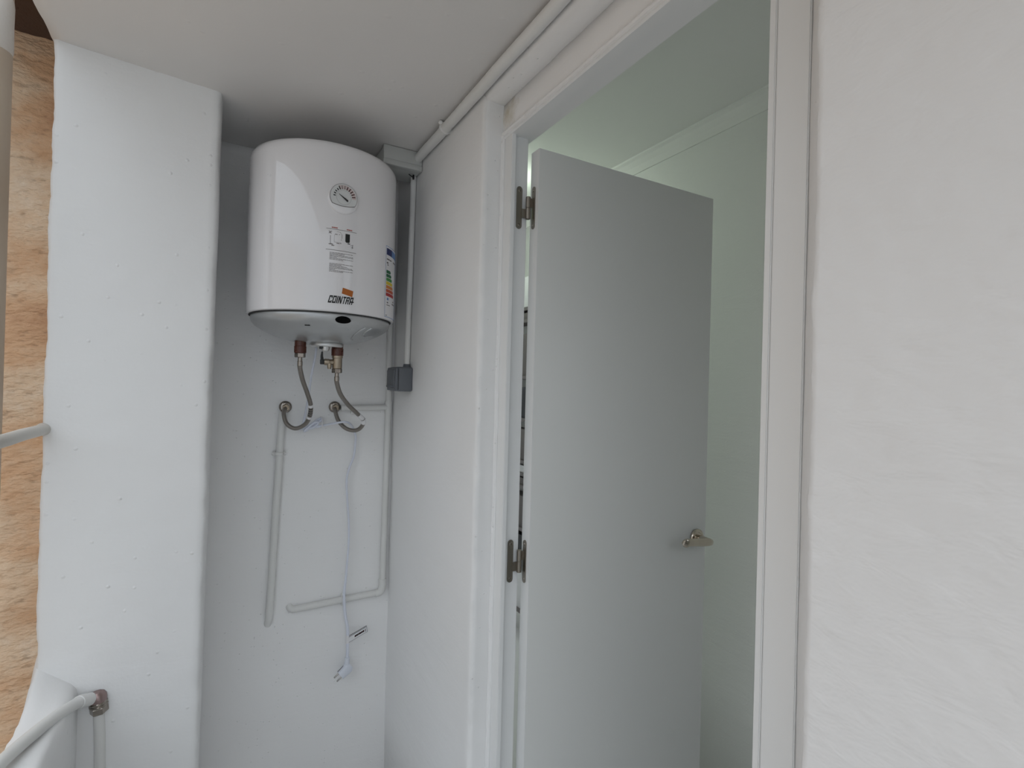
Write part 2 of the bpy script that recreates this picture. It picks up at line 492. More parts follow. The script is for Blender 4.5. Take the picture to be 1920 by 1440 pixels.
# the room behind the door
structure(rough_box('wall_room_far', [XR, XR + .1], [-.8] + arange(.7, 2.2, .03) + [3.25], [0] + arange(.4, 2.50, .03), m_room, amp=.002, freq=5, edge=0, seed=41))
structure(box('wall_room_side', (XI - .06, 1.90, 0), (XI, 3.3, 2.5), m_room))
def added_window_wall(wname, yin, yout, nm, x0, x1, z0, z1):  # room wall with an unseen opening added for daylight
    lo, hi = min(yin, yout), max(yin, yout)
    for q0, q1 in (((XI, 0), (XR + .1, z0)), ((XI, z1), (XR + .1, 2.50)), ((XI, z0), (x0, z1)), ((x1, z0), (XR + .1, z1))):
        structure(box(wname, (q0[0], lo, q0[1]), (q1[0], hi, q1[1]), m_room))
    win = bpy.data.objects.new(nm, None); COL.objects.link(win); win.location = ((x0 + x1) / 2, yin, z0); structure(win)
    f = .04; ym = (lo + hi) / 2
    for q0, q1 in (((x0, z0), (x1, z0 + f)), ((x0, z1 - f), (x1, z1)), ((x0, z0 + f), (x0 + f, z1 - f)), ((x1 - f, z0 + f), (x1, z1 - f))):
        box('added_window_frame', (q0[0], ym - .02, q0[1]), (q1[0], ym + .02, q1[1]), m_frame, win)
added_window_wall('wall_room_near', -.35, -.45, 'added_window_1', .90, 1.45, 1.10, 2.05)  # out of view, added to brighten the door face
added_window_wall('wall_room_end', 3.2, 3.3, 'added_window_2', .74, 1.55, .06, 2.2)  # out of view, added to light the far room wall
structure(box('ceiling_room', (XI - .01, -.8, 2.475), (XR + .1, 3.3, 2.57), m_roomc))
bm = bmesh.new()
prof = [(XR + .01, 2.42), (XR - .006, 2.42), (XR - .010, 2.428), (XR - .018, 2.445), (XR - .035, 2.462), (XR - .048, 2.468), (XR - .050, 2.476), (XR + .01, 2.48)]
ra = [bm.verts.new((x, -.7, z)) for x, z in prof]; rb = [bm.verts.new((x, 3.2, z)) for x, z in prof]
for i in range(len(prof)):
    j = (i + 1) % len(prof)
    bm.faces.new((ra[i], ra[j], rb[j], rb[i]))
bm.faces.new(ra); bm.faces.new(rb[::-1])
structure(obj('trim_2', bm, m_roomc))

# door frame
fr = bpy.data.objects.new('trim_1', None); COL.objects.link(fr); fr.location = (.63, .75, 0); structure(fr)
fr['label'] = 'white lacquered frame around the open door'
def jamb(name, poly, z0, z1):
    bm = bmesh.new()
    a = [bm.verts.new((x, y, z0)) for x, y in poly]; b = [bm.verts.new((x, y, z1)) for x, y in poly]
    n = len(poly)
    for i in range(n):
        bm.faces.new((a[i], a[(i + 1) % n], b[(i + 1) % n], b[i]))
    bm.faces.new(a); bm.faces.new(b[::-1])
    bmesh.ops.bevel(bm, geom=[e for e in bm.edges if abs((e.verts[0].co - e.verts[1].co).z) > .5], offset=.0012, segments=2, affect='EDGES')
    return obj(name, bm, m_frame, fr, True)
jamb('hinge_jamb', [(.598, 1.131), (.598, 1.088), (.6085, 1.086), (.609, 1.0985), (.650, 1.0985), (.650, 1.131)], 0, 2.085)
jamb('latch_jamb', [(.600, .364), (.600, .4065), (.602, .4070), (.602, .4080), (.600, .4085), (.600, .418), (.612, .418), (.612, .408), (.662, .408), (.662, .364)], 0, 2.085)
bm = bmesh.new()
hp = [(.596, 2.085), (.594, 2.070), (.597, 2.0665), (.622, 2.0665), (.6225, 2.0690), (.662, 2.0690), (.662, 2.085)]
ra = [bm.verts.new((x, .364, z)) for x, z in hp]; rb = [bm.verts.new((x, 1.131, z)) for x, z in hp]
for i in range(len(hp)):
    bm.faces.new((ra[i], ra[(i + 1) % len(hp)], rb[(i + 1) % len(hp)], rb[i]))
bm.faces.new(ra); bm.faces.new(rb[::-1])
obj('head_rail', bm, m_frame, fr)
# caulk bead where plaster meets the hinge jamb
tube('caulk_bead', wobble(line((.5965, 1.1295, 0), (.5965, 1.1295, 2.075), 90), .0012, 14), .0065, m_wall, fr, 8)
tube('caulk_bead', wobble(line((.5955, 1.131, 2.079), (.5955, .364, 2.079), 40), .0010, 14), .0055, m_wall, fr, 8)

# door leaf, wide open into the room
door = bpy.data.objects.new('door_1', None); COL.objects.link(door); door.location = (.66, 1.08, 0); structure(door)
door['label'] = 'flat white door leaf standing open into the room'
DY = 1.060; DX0 = .660; DX1 = 1.277; DZ = 2.036
box('leaf', (DX0, DY, .01), (DX1, DY + .037, DZ), m_door, door, .0012)
box('edge_band', (DX0 - .0012, DY + .0004, .01), (DX0 + .0004, DY + .0366, DZ - .0005), m_frame, door)

def hinge(z):
    h = thing('hinge', 'steel hinge', 'x', (.647, 1.10, z)); del h['label']; del h['category']
    h.parent = door; h.matrix_parent_inverse = Matrix.Translation(door.location).inverted()
    def plate(nm, ax0, ax1, fixed, facing):
        bm = bmesh.new()
        pts = []
        c = (ax0 + ax1) / 2; r = (ax1 - ax0) / 2
        for k in range(9):
            a = PI * k / 8; pts.append((c + r * math.cos(a), .052 - r + r * math.sin(a)))
        for k in range(9):
            a = PI + PI * k / 8; pts.append((c + r * math.cos(a), -.052 + r + r * math.sin(a)))
        t = .0022
        if facing == 'y':
            A = [bm.verts.new((q, fixed, z + s)) for q, s in pts]; B = [bm.verts.new((q, fixed - t, z + s)) for q, s in pts]
        else:
            A = [bm.verts.new((fixed, q, z + s)) for q, s in pts]; B = [bm.verts.new((fixed - t, q, z + s)) for q, s in pts]
        bm.faces.new(A); bm.faces.new(B[::-1])
        for i in range(len(A)):
            j = (i + 1) % len(A); bm.faces.new((A[i], A[j], B[j], B[i]))
        return obj(nm, bm, m_hinge, h)
    plate('frame_plate', .6195, .6350, 1.0986, 'y')
    plate('leaf_plate', DY + .0135, DY + .0275, DX0 - .001, 'x')
    kx, ky = .6475, 1.0885
    lathe('knuckle', [(0, -.0275), (.0050, -.0275), (.0062, -.0262), (.0062, -.0012), (.0052, -.0002), (.0052, .0002), (.0062, .0012), (.0062, .0262), (.005, .0275), (0, .0275)], (kx, ky, z), (0, 0, 1), m_hinge, h, 18)
    box('frame_tongue', (.632, 1.0915, z - .024), (kx, 1.0965, z - .003), m_hinge, h)
    box('leaf_tongue', (kx, ky - .003, z + .003), (DX0 - .001, ky + .0005, z + .024), m_hinge, h)
    for s in (-.042, .042):
        lathe('screw', [(0, .0010), (.0024, .0008), (.0032, 0), (.0032, -.001), (0, -.001)], (.6273, 1.0963, z + s), (0, -1, 0), m_chrome, h, 12)
        lathe('screw', [(0, .0010), (.0024, .0008), (.0032, 0), (.0032, -.001), (0, -.001)], (DX0 - .0033, DY + .0205, z + s), (-1, 0, 0), m_chrome, h, 12)
    return h
hinge(1.896); hinge(1.032)

hd = bpy.data.objects.new('handle', None); COL.objects.link(hd); hd.location = (1.233, DY, 1.024)
hd.parent = door; hd.matrix_parent_inverse = Matrix.Translation(door.location).inverted()
hd['label'] = 'satin nickel lever handle on a round rose'
HX, HZ = 1.236, 1.026
lathe('rose', [(0, 0), (.0245, 0), (.0255, .002), (.0255, .006), (.0235, .0085), (.0165, .0095), (.0150, .008), (0, .008)], (HX, DY, HZ), (0, -1, 0), m_handle, hd, 40)
lathe('neck', [(.010, .006), (.0105, .02), (.010, .046), (.0085, .056), (0, .058)], (HX, DY, HZ), (0, -1, 0), m_handle, hd, 24)
bm = bmesh.new()
lp = catmull([(HX + .004, DY - .053, HZ + .001), (HX - .010, DY - .056, HZ + .002), (HX - .034, DY - .056, HZ + .004), (HX - .066, DY - .055, HZ + .008), (HX - .092, DY - .054, HZ + .0105), (HX - .100, DY - .0535, HZ + .011)], 6)
tube_into(bm, lp, [.0065 + .0045 * min(1, i / 5) for i in range(len(lp))], 16)
for v in bm.verts:
    v.co.y = DY - .054 + (v.co.y - (DY - .054)) * .62
obj('lever', bm, m_handle, hd, True)
lathe('lever_tip', [(0, .0060), (.009, .0055), (.0125, .0028), (.0125, -.0025), (.009, -.005), (0, -.0055)], (HX - .100, DY - .0545, HZ + .0105), (-.45, -1, -.35), m_handle, hd, 24)

# ------------------------------------------------------------------ electric water heater
HC = Vector((.2601, 1.6069)); HR = .203; HB = 1.641; HT = 2.091
heater = thing('water_heater', 'white cylindrical electric water heater hung on the niche wall', 'water heater', (HC.x, HC.y, 1.55))
lathe('cap_gap_shade', [(.196, HB + .004), (.196, HB - .0022), (.186, HB - .0022), (.186, HB + .004)], (HC.x, HC.y, 0), (0, 0, 1), m_dark, heater, 96)  # near-black ring standing in for the shade in the rim gap
lathe('body', [(0, HT), (.12, HT - .0005), (.185, HT - .003), (.197, HT - .008), (HR - .0008, HT - .018), (HR, HT - .03), (HR, HB + .006), (HR - .001, HB + .002), (HR - .004, HB), (.185, HB), (0, HB)], (HC.x, HC.y, 0), (0, 0, 1), m_enam, heater, 128)
cap = lathe('bottom_cap', [(0, HB - .001), (.1900, HB - .001), (.1915, HB - .004), (.1915, HB - .012), (.189, HB - .019), (.180, HB - .029), (.160, HB - .042), (.125, HB - .057), (.085, HB - .068), (.045, HB - .0735), (0, HB - .075)], (HC.x, HC.y, 0), (0, 0, 1), m_silv, heater, 96)

def cyl(phi0, z0, u, v, off=.0):
    a = math.radians(phi0) + u / HR
    return Vector((HC.x + (HR + off) * math.sin(a), HC.y - (HR + off) * math.cos(a), z0 + v))

def prints(name, polys, mat, parent, phi0, z0, off=.0004, shear=0.0, thick=.0003):
    """flat print bent on the heater's shell; polys are quads (4 (u,v) points) split finely along u"""
    bm = bmesh.new()
    for q in polys:
        (a, b, c, d) = q      # bl, br, tr, tl
        n = max(1, int(abs(b[0] - a[0]) / .006) + 1)
        prev = None
        for i in range(n + 1):
            t = i / n
            lo = (a[0] + (b[0] - a[0]) * t, a[1] + (b[1] - a[1]) * t); hi = (d[0] + (c[0] - d[0]) * t, d[1] + (c[1] - d[1]) * t)
            lo = (lo[0] + shear * lo[1], lo[1]); hi = (hi[0] + shear * hi[1], hi[1])
            cur = (bm.verts.new(cyl(phi0, z0, *lo, off)), bm.verts.new(cyl(phi0, z0, *hi, off)))
            if prev:
                bm.faces.new((prev[0], cur[0], cur[1], prev[1]))
            prev = cur
    bmesh.ops.remove_doubles(bm, verts=bm.verts[:], dist=1e-6)
    r = bmesh.ops.solidify(bm, geom=bm.faces[:], thickness=thick)
    return obj(name, bm, mat, parent)
def R(u0, u1, v0, v1):
    return ((u0, v0), (u1, v0), (u1, v1), (u0, v1))

# logo: orange tile over slanted block letters
def letters(word):
    t = .25
    G = {
        'C': (.80, [(0, t, 0, 1), (t, .78, 0, .2), (t, .78, .8, 1), (.56, .78, .2, .34), (.56, .78, .62, .8)]),
        'O': (.84, [(0, t, 0, 1), (.60, .82, 0, 1), (t, .60, 0, .2), (t, .60, .8, 1)]),
        'I': (.28, [(0, t, 0, 1)]),
        'N': (.92, [(0, t, 0, 1), (.66, .88, 0, 1), ('d', .0, .27, .61, .88)]),
        'T': (.72, [(0, .74, .8, 1), (.26, .48, 0, .8)]),
        'R': (.84, [(0, t, 0, 1), (t, .80, .8, 1), (.58, .80, .55, .8), (t, .74, .42, .58), ('l', .44, .66, .56, .80)]),
        'A': (.84, [(0, t, 0, 1), (.58, .80, 0, 1), (t, .60, .8, 1), (t, 1.08, .28, .46)]),
    }
    x = 0; out = []
    for ch in word:
        wd, sh = G[ch]
        for s in sh:
            if s[0] == 'd':      # diagonal falling left to right: top from s1..s2, bottom s3..s4
                out.append(((x + s[3], 0), (x + s[4], 0), (x + s[2], 1), (x + s[1], 1)))
            elif s[0] == 'l':    # leg of R: top s1..s2 at .5, bottom s3..s4
                out.append(((x + s[3], 0), (x + s[4], 0), (x + s[2], .5), (x + s[1], .5)))
            else:
                out.append(((x + s[0], s[2]), (x + s[1], s[2]), (x + s[1], s[3]), (x + s[0], s[3])))
        x += wd + .12
    return out, x
lt, lw = letters('COINTRA')
LW, LH = .064, .0195
sc = LW / lw
lt = [tuple((u * sc, v * LH) for u, v in q) for q in lt]
prints('logo_lettering', lt, m_ink, heater, -6.1, 1.6635, .0005, shear=.26)
prints('logo_tile', [((.0300, .0290), (.0585, .0225), (.0602, .0385), (.0317, .0445))], m_orange, heater, -5.2, 1.6615, .0005, shear=.05)

# warning print
lab = prints('warning_print', [R(-.0005, .0775, -.0003, .0007)], m_inkg, heater, -8.2, 1.8555, .0004)
prints('rule_line', [R(-.0005, .0775, -.0545, -.0535)], m_inkg, lab, -8.2, 1.8555, .0004)
rr = random.Random(3)
for u0 in (.013, .051):
    red = []
    u = u0
    for wd in (.0032, .0020, .0042, .0024, .0030):
        red.append(R(u, u + wd - .0004, .0030, .0056)); u += wd
    prints('red_heading', red, m_inkr, lab, -8.2, 1.8555, .0004)['kind'] = 'stuff'
rows = []
for base, ns in ((-.0615, (1, .62, 1, 1, .34, 1, .6)), (-.0900, (1, .5, .74, 1, 1, .24, 1, .6))):
    for i, f in enumerate(ns):
        v = base - i * .00295
        u = .0090
        end = .009 + .061 * f
        while u < end - .002:
            wd = min(rr.uniform(.003, .010), end - u)
            rows.append(R(u, u + wd, v, v + .0011)); u += wd + .0009
prints('instruction_text', rows, m_inkg, lab, -8.2, 1.8555, .0004)['kind'] = 'stuff'
dg = []
def seg(u0, v0, u1, v1, t=.0006):
    dx, dy = u1 - u0, v1 - v0
    L_ = math.hypot(dx, dy); nx, ny = -dy / L_ * t / 2, dx / L_ * t / 2
    return ((u0 - nx, v0 - ny), (u1 - nx, v1 - ny), (u1 + nx, v1 + ny), (u0 + nx, v0 + ny))
dg += [seg(.006, -.006, .012, -.012, .0016), seg(.006, -.012, .012, -.006, .0016), R(.0105, .0135, -.0075, -.006),
       R(.0095, .0105, -.038, -.017), R(.0062, .0170, -.0405, -.0385), R(.013, .020, -.0435, -.0415), R(.011, .013, -.0395, -.0375),
       R(.021, .0275, -.0135, -.0118), R(.031, .0335, -.013, -.0118), seg(.026, -.005, .036, -.006, .0004), R(.0385, .0393, -.022, -.011),
       seg(.0385, -.011, .034, -.006, .0004), R(.037, .0378, -.027, -.024), R(.0255, .033, -.0365, -.0348), R(.035, .0372, -.0358, -.0345),
       R(.0195, .0199, -.033, -.014), R(.0195, .037, -.0334, -.0330)]
prints('diagram_lines', dg, m_inkg, lab, -8.2, 1.8555, .0004)['kind'] = 'stuff'
prints('diagram_block', [R(.0478, .0595, -.0275, -.0072), ((.0500, -.0300), (.0570, -.0300), (.0595, -.0275), (.0478, -.0275)), R(.054, .0605, -.0335, -.0315),
                         seg(.062, -.036, .069, -.034, .0007), seg(.068, -.034, .066, -.044, .0009), seg(.064, -.040, .070, -.041, .0008)], m_ink, lab, -8.2, 1.8555, .0004)

# energy label
E0 = 44.8; EZ = 1.6478
en = prints('energy_label', [R(0, .105, 0, .2026)], m_paper, heater, E0, EZ, .0004)
def ep(nm, polys, m):
    o = prints(nm, polys, m, en, E0, EZ, .0008, thick=.0002)
    if nm in ('model_text', 'label_pictograms', 'label_border'): o['kind'] = 'stuff'
ep('label_border', [R(0, .105, 0, .0012), R(0, .105, .2014, .2026), R(0, .001, 0, .2026), R(.104, .105, 0, .2026)], m_sky)
ep('header_navy', [R(.004, .040, .178, .197)], m_navy)
ep('header_blue', [R(.040, .101, .178, .197)], m_sky)
ep('model_text', [R(.006, .024, .164, .1675), R(.026, .038, .164, .1675), R(.055, .085, .164, .1675), R(.006, .015, .153, .1575), R(.010, .017, .148, .151)], m_inkg)
for i, (mm, ln) in enumerate(((m_grn1, .030), (m_grn1, .036), (m_grn2, .042), (m_yel, .048), (m_or2, .052), (m_or3, .058), (m_red, .064))):
    v = .1345 - i * .0108
    ep('class_arrow', [R(.005, ln, v - .0092, v), ((ln, v - .0092), (ln + .0045, v - .0046), (ln + .0045, v - .0046), (ln, v))], mm)
ep('label_pictograms', [R(.012, .020, .040, .044), R(.060, .070, .048, .052), R(.052, .082, .041, .044), R(.010, .034, .034, .036), R(.006, .014, .004, .006)], m_inkg)
ep('label_pictogram_blue', [R(.012, .022, .049, .056)], m_sky)

# thermometer gauge
GZ = 1.9405; GPH = 2.9
ga = math.radians(GPH)
gN = Vector((math.sin(ga), -math.cos(ga), 0)); gU = Vector((math.cos(ga), math.sin(ga), 0)); gC = Vector((HC.x, HC.y, GZ)) + gN * HR
def gp(u, v, h): return gC + gU * u + Vector((0, 0, 1)) * v + gN * h
def gshape(name, pts, h0, h1, mat, parent):
    bm = bmesh.new()
    A = [bm.verts.new(gp(u, v, h0)) for u, v in pts]; B = [bm.verts.new(gp(u, v, h1)) for u, v in pts]
    bm.faces.new(A); bm.faces.new(B[::-1])
    for i in range(len(A)):
        j = (i + 1) % len(A); bm.faces.new((A[i], A[j], B[j], B[i]))
    return obj(name, bm, mat, parent)
bm = bmesh.new()
rings = []
for r, h in ((.0390, -.006), (.0390, .0012), (.0375, .0034), (.0350, .0046), (.0, .0048)):
    rings.append([bm.verts.new(gp(r * math.cos(2 * PI * k / 64), -.004 + r * math.sin(2 * PI * k / 64), h)) for k in range(64)] if r else [bm.verts.new(gp(0, -.004, h))])
for a, b in zip(rings[:-1], rings[1:]):
    for k in range(64):
        j = (k + 1) % 64
        bm.faces.new((a[k], a[j], b[j], b[k]) if len(b) > 1 else (a[k], a[j], b[0]))
gauge = obj('gauge', bm, m_enam, heater, True)
def dshape(r, cut):
    a0 = math.asin(min(1, cut / r)); pts = []
    for k in range(49):
        a = -a0 + (PI + 2 * a0) * k / 48
        pts.append((r * math.cos(a), r * math.sin(a)))
    for k in range(1, 12):     # bowed chord
        t = k / 12; u = -r * math.cos(a0) + 2 * r * math.cos(a0) * t
        pts.append((u, -r * math.sin(a0) - .004 * math.sin(PI * t)))
    return pts
gshape('bezel', dshape(.0350, .0195), .003, .0068, m_inkg, gauge)
gshape('dial_plate', dshape(.0341, .0187), .004, .0073, m_dial, gauge)
gshape('dial_ring', [(.0190 * math.cos(2 * PI * k / 40), .0190 * math.sin(2 * PI * k / 40) - .001) for k in range(40)], .005, .0077, m_silv, gauge)
gshape('dial_boss', [(.0182 * math.cos(2 * PI * k / 40), .0182 * math.sin(2 * PI * k / 40) - .001) for k in range(40)], .005, .0080, m_dial, gauge)
arc = [math.radians(118 - 120 * k / 20) for k in range(21)]
gshape('warm_band', [(.0315 * math.cos(a), .0315 * math.sin(a)) for a in arc] + [(.0212 * math.cos(a), .0212 * math.sin(a)) for a in arc[::-1]], .006, .0076, m_inkp, gauge)
for k in range(12):
    a = math.radians(177 - k * 15.2)
    r0, r1 = (.0212, .0265) if k < 4 else (.0210, .0300)
    t = .0012 if k not in (5, 6) else .0009
    c, s = math.cos(a), math.sin(a)
    gshape('scale_tick', [(r0 * c - t * -s, r0 * s - t * c), (r1 * c - t * -s, r1 * s - t * c), (r1 * c + t * -s, r1 * s + t * c), (r0 * c + t * -s, r0 * s + t * c)], .006, .0080, m_ink if k < 5 else m_inkg if k < 7 else plain('dark_red_tick', (.05, .008, .008), .5) if k == 7 else bpy.data.materials['dark_red_tick'], gauge)
gshape('needle', [(-.0135, .0066), (.0075, -.0098), (.0095, -.0105), (.0108, -.0095), (.0108, -.0075), (.0098, -.0062)], .0085, .0105, m_black, gauge)

# fittings under the heater
def capz(x, y):
    r = math.hypot(x - HC.x, y - HC.y)
    pr = [(0, -.075), (.045, -.0735), (.085, -.068), (.125, -.057), (.160, -.042), (.180, -.029), (.189, -.019), (.1915, -.012)]
    for (r0, z0), (r1, z1) in zip(pr[:-1], pr[1:]):
        if r <= r1: return HB + z0 + (z1 - z0) * (r - r0) / (r1 - r0)
    return HB - .01
lathe('flange_plate', [(0, 0), (.043, 0), (.045, -.003), (.045, -.009), (.042, -.012), (.034, -.0125), (.033, -.010), (0, -.010)], (.2701, HC.y - .02, 1.5705), (0, 0, 1), m_flange, heater, 48)
lathe('flange_boss', [(0, 0), (.012, 0), (.012, -.008), (.009, -.013), (0, -.014)], (.2640, HC.y - .035, 1.5600), (0, 0, 1), m_flange, heater, 24)
lathe('flange_nut', [(0, 0), (.004, 0), (.004, -.010), (0, -.010)], (.2500, HC.y - .045, 1.5610), (0, 0, 1), m_black, heater, 6)
OY = 1.585
OXL, OXR = .1980, .3005
cl = lathe('hot_outlet_collar', [(.0155, .045), (.0155, .020), (.0165, .019), (.0165, .0015), (.0150, 0), (0, 0)], (OXL, OY, 1.5375), (0, 0, 1), m_collar, heater, 28)
cr_ = lathe('cold_inlet_collar', [(.0160, .045), (.0160, .022), (.0170, .021), (.0170, .0015), (.0155, 0), (0, 0)], (OXR, OY, 1.5345), (0, 0, 1), m_collar, heater, 28)
# black indicator recess and pressed marks on the cap
fa = math.radians(6.5)
ip = Vector((HC.x + .1880 * math.sin(fa), HC.y - .1880 * math.cos(fa), HB - .0175))
iN = Vector((math.sin(fa) * .78, -math.cos(fa) * .78, -.62)).normalized()
bm = bmesh.new()
U = Vector((math.cos(fa), math.sin(fa), 0)); V = iN.cross(U).normalized()
A = [bm.verts.new(ip + U * .0205 * math.cos(2 * PI * k / 36) + V * .0095 * math.sin(2 * PI * k / 36) + iN * .0034) for k in range(36)]
B = [bm.verts.new(v.co - iN * .010) for v in A]
bm.faces.new(A); bm.faces.new(B[::-1])
for i in range(36):
    j = (i + 1) % 36; bm.faces.new((A[i], A[j], B[j], B[i]))
obj('indicator_window', bm, plain('matt_black_recess', (0.006, 0.006, 0.006), 0.95, spec=0.0), heater)
def onc(r, phi, d=0.0):
    a = math.radians(phi); x = HC.x + r * math.sin(a); y = HC.y - r * math.cos(a)
    return Vector((x, y, capz(x, y) + d))
tube('pressed_slot', [onc(.170, -24 + k * 1.1, -.0003) for k in range(5)], .0018, m_dark, heater, 8)
tube('pressed_rib', catmull([onc(.178, 30), onc(.165, 27), onc(.145, 27), onc(.122, 31), onc(.11, 38)], 6), .0028, m_silv, cap, 8)
tube('pressed_rib', catmull([onc(.180, 37), onc(.165, 35), onc(.148, 38), onc(.140, 46), onc(.15, 56)], 6), .0028, m_silv, cap, 8)
box('wall_bracket', (HC.x - .12, HC.y + .15, 1.98), (HC.x + .12, YB - .001, 2.02), m_silv, heater)
# safety valve hanging from the cold inlet
sv = thing('safety_valve', 'nickel safety valve with black lever under the water heater', 'valve', (OXR, OY, 1.497))
lathe('valve_body', [(0, 0), (.0135, 0), (.0140, .002), (.0140, .030), (.0155, .0315), (.0155, .0375), (0, .0375)], (OXR, OY, 1.4970), (0, 0, 1), m_brass, sv, 24)
lathe('side_branch', [(.0080, 0), (.0082, .014), (.0095, .015), (.0095, .027), (.0080, .029), (0, .029)], (OXR - .008, OY, 1.5155), (-1, 0, 0), m_brass, sv, 20)
lathe('drain_spout', [(.0062, 0), (.0062, .012), (.0050, .013), (.0050, .016), (0, .016)], (OXR - .022, OY - .002, 1.5110), (0, 0, -1), m_brass, sv, 16)
bm = bmesh.new()
box_into(bm, (OXR - .0475, OY - .0075, 1.5080), (OXR - .0365, OY + .0075, 1.5230), .002)
tube_into(bm, [(OXR - .042, OY, 1.520), (OXR - .0435, OY, 1.532), (OXR - .0425, OY, 1.5455)], [.0048, .0036, .0022], 10)
obj('lever', bm, m_black, sv, True)

# ------------------------------------------------------------------ braided hoses
def hose(label, top, pts, wall_pt, nut_r, sleeve):
    h = thing('braided_hose', label, 'hose', wall_pt, 'steel braided connection hoses')
    T = Vector(top)
    hexnut('union_nut', T - Vector((0, 0, .0125)), (0, 0, 1), nut_r, .0130, m_chrome, h)
    lathe('ferrule', [(.0058, 0), (.0062, -.010), (.0072, -.011), (.0072, -.024), (.0062, -.025), (0, -.025)], T - Vector((0, 0, .0125)), (0, 0, 1), m_chrome, h, 18)
    P = [T - Vector((0, 0, .030))] + [Vector(p) for p in pts] + [Vector(wall_pt)]
    C = catmull(P, 10)
    tube('braided_tube', C, .0066, m_braid, h, 16)
    a, b, kind = sleeve
    n = len(C)
    i0, i1 = int(a * n), int(b * n)
    if kind == 'banded':
        tube('label_sleeve', C[i0:i0 + 3], .0072, m_paper, h, 16)
        tube('label_sleeve', C[i1 - 2:i1 + 1], .0072, m_paper, h, 16)
        for q in range(i0 + 3, i1 - 2, 2):
            tube('print_bar', [C[q].lerp(C[q + 1], t) for t in (.1, .35, .6)], .0069, m_ink, h, 16)
    else:
        tube('label_sleeve', C[i0:i1 + 1], .0072, m_paper, h, 16)
        m = (i0 + i1) // 2
        tube('print_bar', [C[m].lerp(C[m + 1], t) for t in (0, .4, .8)], .0074, m_inkg, h, 16)
    W = Vector(wall_pt)
    return h
ZL = 1.5375
hose('braided steel hose from the left copper-red outlet, barcode sleeve', (OXL, OY, ZL),
     [(.200, 1.592, 1.492), (.211, 1.615, 1.459), (.229, 1.65, 1.422), (.2455, 1.69, 1.383), (.2475, 1.72, 1.348), (.238, 1.745, 1.321), (.213, 1.768, 1.3065), (.1895, 1.785, 1.320), (.181, 1.80, 1.350), (.1855, 1.812, 1.3665)],
     (.1885, 1.824, 1.372), .0148, (.36, .47, 'banded'))
hose('braided steel hose from the safety valve, plain white sleeve', (OXR, OY, 1.4965),
     [(.302, 1.588, 1.455), (.317, 1.61, 1.422), (.348, 1.645, 1.388), (.386, 1.68, 1.357), (.411, 1.705, 1.334), (.408, 1.725, 1.310), (.392, 1.745, 1.2985), (.367, 1.765, 1.305), (.347, 1.785, 1.330), (.340, 1.806, 1.362)],
     (.3425, 1.824, 1.371), .0148, (.37, .49, 'plain'))
for x, lb in ((.1885, 'round nickel wall rosette at the left hose end'), (.3435, 'round nickel wall rosette at the right hose end')):
    f = thing('wall_rosette', lb, 'pipe fitting', (x, YB, 1.372), 'hose rosettes on the niche wall')
    lathe('rosette', [(0, -.004), (.0195, -.004), (.0195, .003), (.0175, .006), (.012, .008), (0, .008)], (x, YB - .001, 1.372), (0, -1, 0), m_chrome, f, 28)
    hexnut('nut', (x, YB - .012, 1.372), (0, -1, -.15), .0115, .011, m_brass, f)

# ------------------------------------------------------------------ painted pipes
def pipe(name, label, pts, r, loc, clips=(), amp=.0012, mat=None, cat='pipe', extra=None):
    t = thing(name, label, cat, loc)
    tube('tube', wobble(pts, amp, 8), r, mat or m_pipe, t, 14)
    for c in clips:
        clip(t, *c)
    return t
def clip(t, p, along, out, r):
    """painted saddle clip: band round the tube with two ears"""
    p = Vector(p); A = Vector(along).normalized(); O = Vector(out).normalized(); S_ = A.cross(O)
    bm = bmesh.new()
    pts = [p - A * .005, p - A * .004, p + A * .004, p + A * .005]
    tube_into(bm, pts, [r + .0015, r + .003, r + .003, r + .0015], 16)
    for s in (-1, 1):
        q = p + S_ * s * (r + .006)
        tube_into(bm, [q - S_ * s * .006 - O * (r * .4), q - O * (r * .4), q + S_ * s * .004 - O * (r * .4)], [.0065, .0065, .004], 10)
    return obj('saddle_clip', bm, m_pipe, t, True)
pr_ = .0112
pipe('water_pipe', 'white painted pipe running down below the left rosette', line((.1800, YB - .012, 1.355), (.1735, YB - .012, 1.225), 8)[:-1] + line((.1735, YB - .012, 1.225), (.1560, YB - .012, .695), 24) + line((.1555, YB - .008, .685), (.154, YB + .006, .668), 3),
     pr_, (.155, YB, .68), [((.1725, YB - .012, 1.222), (.03, 0, 1), (0, -1, 0), pr_)])
t = thing('water_pipe', 'white painted pipe in the niche corner with a bottom run', 'pipe', (.522, YB, .72))
cpts = line((.5235, YB - .011, 2.055), (.526, YB - .010, 1.40), 24) + line((.526, YB - .010, 1.39), (.5215, YB - .010, .735), 24)
cpts = catmull([(.470, 1.745, 2.13), (.480, 1.775, 2.108), (.497, 1.81, 2.085), (.5165, YB - .011, 2.05)], 5)[:-1] + cpts[1:]
tube('riser', wobble(cpts, .001, 8), .0105, m_pipe, t, 14)
tube('branch', wobble(line((.522, YB - .012, 1.372), (.362, YB - .012, 1.3695), 12), .001, 9), .0098, m_pipe, t, 14)
tube('tee_socket', line((.526, YB - .010, 1.395), (.526, YB - .010, 1.349), 3), .0125, m_pipe, t, 14)
tube('elbow', catmull([(.5215, YB - .010, .762), (.5212, YB - .010, .735), (.514, YB - .010, .7165), (.496, YB - .010, .713)], 6), .0128, m_pipe, t, 14)
tube('bottom_run', wobble(line((.505, YB - .010, .714), (.226, YB - .010, .708), 20) + [Vector((.220, YB - .006, .710)), Vector((.216, YB + .004, .716))], .001, 9), .0110, m_pipe, t, 14)
clip(t, (.386, YB - .010, .7115), (1, 0, .02), (0, -1, 0), .011)
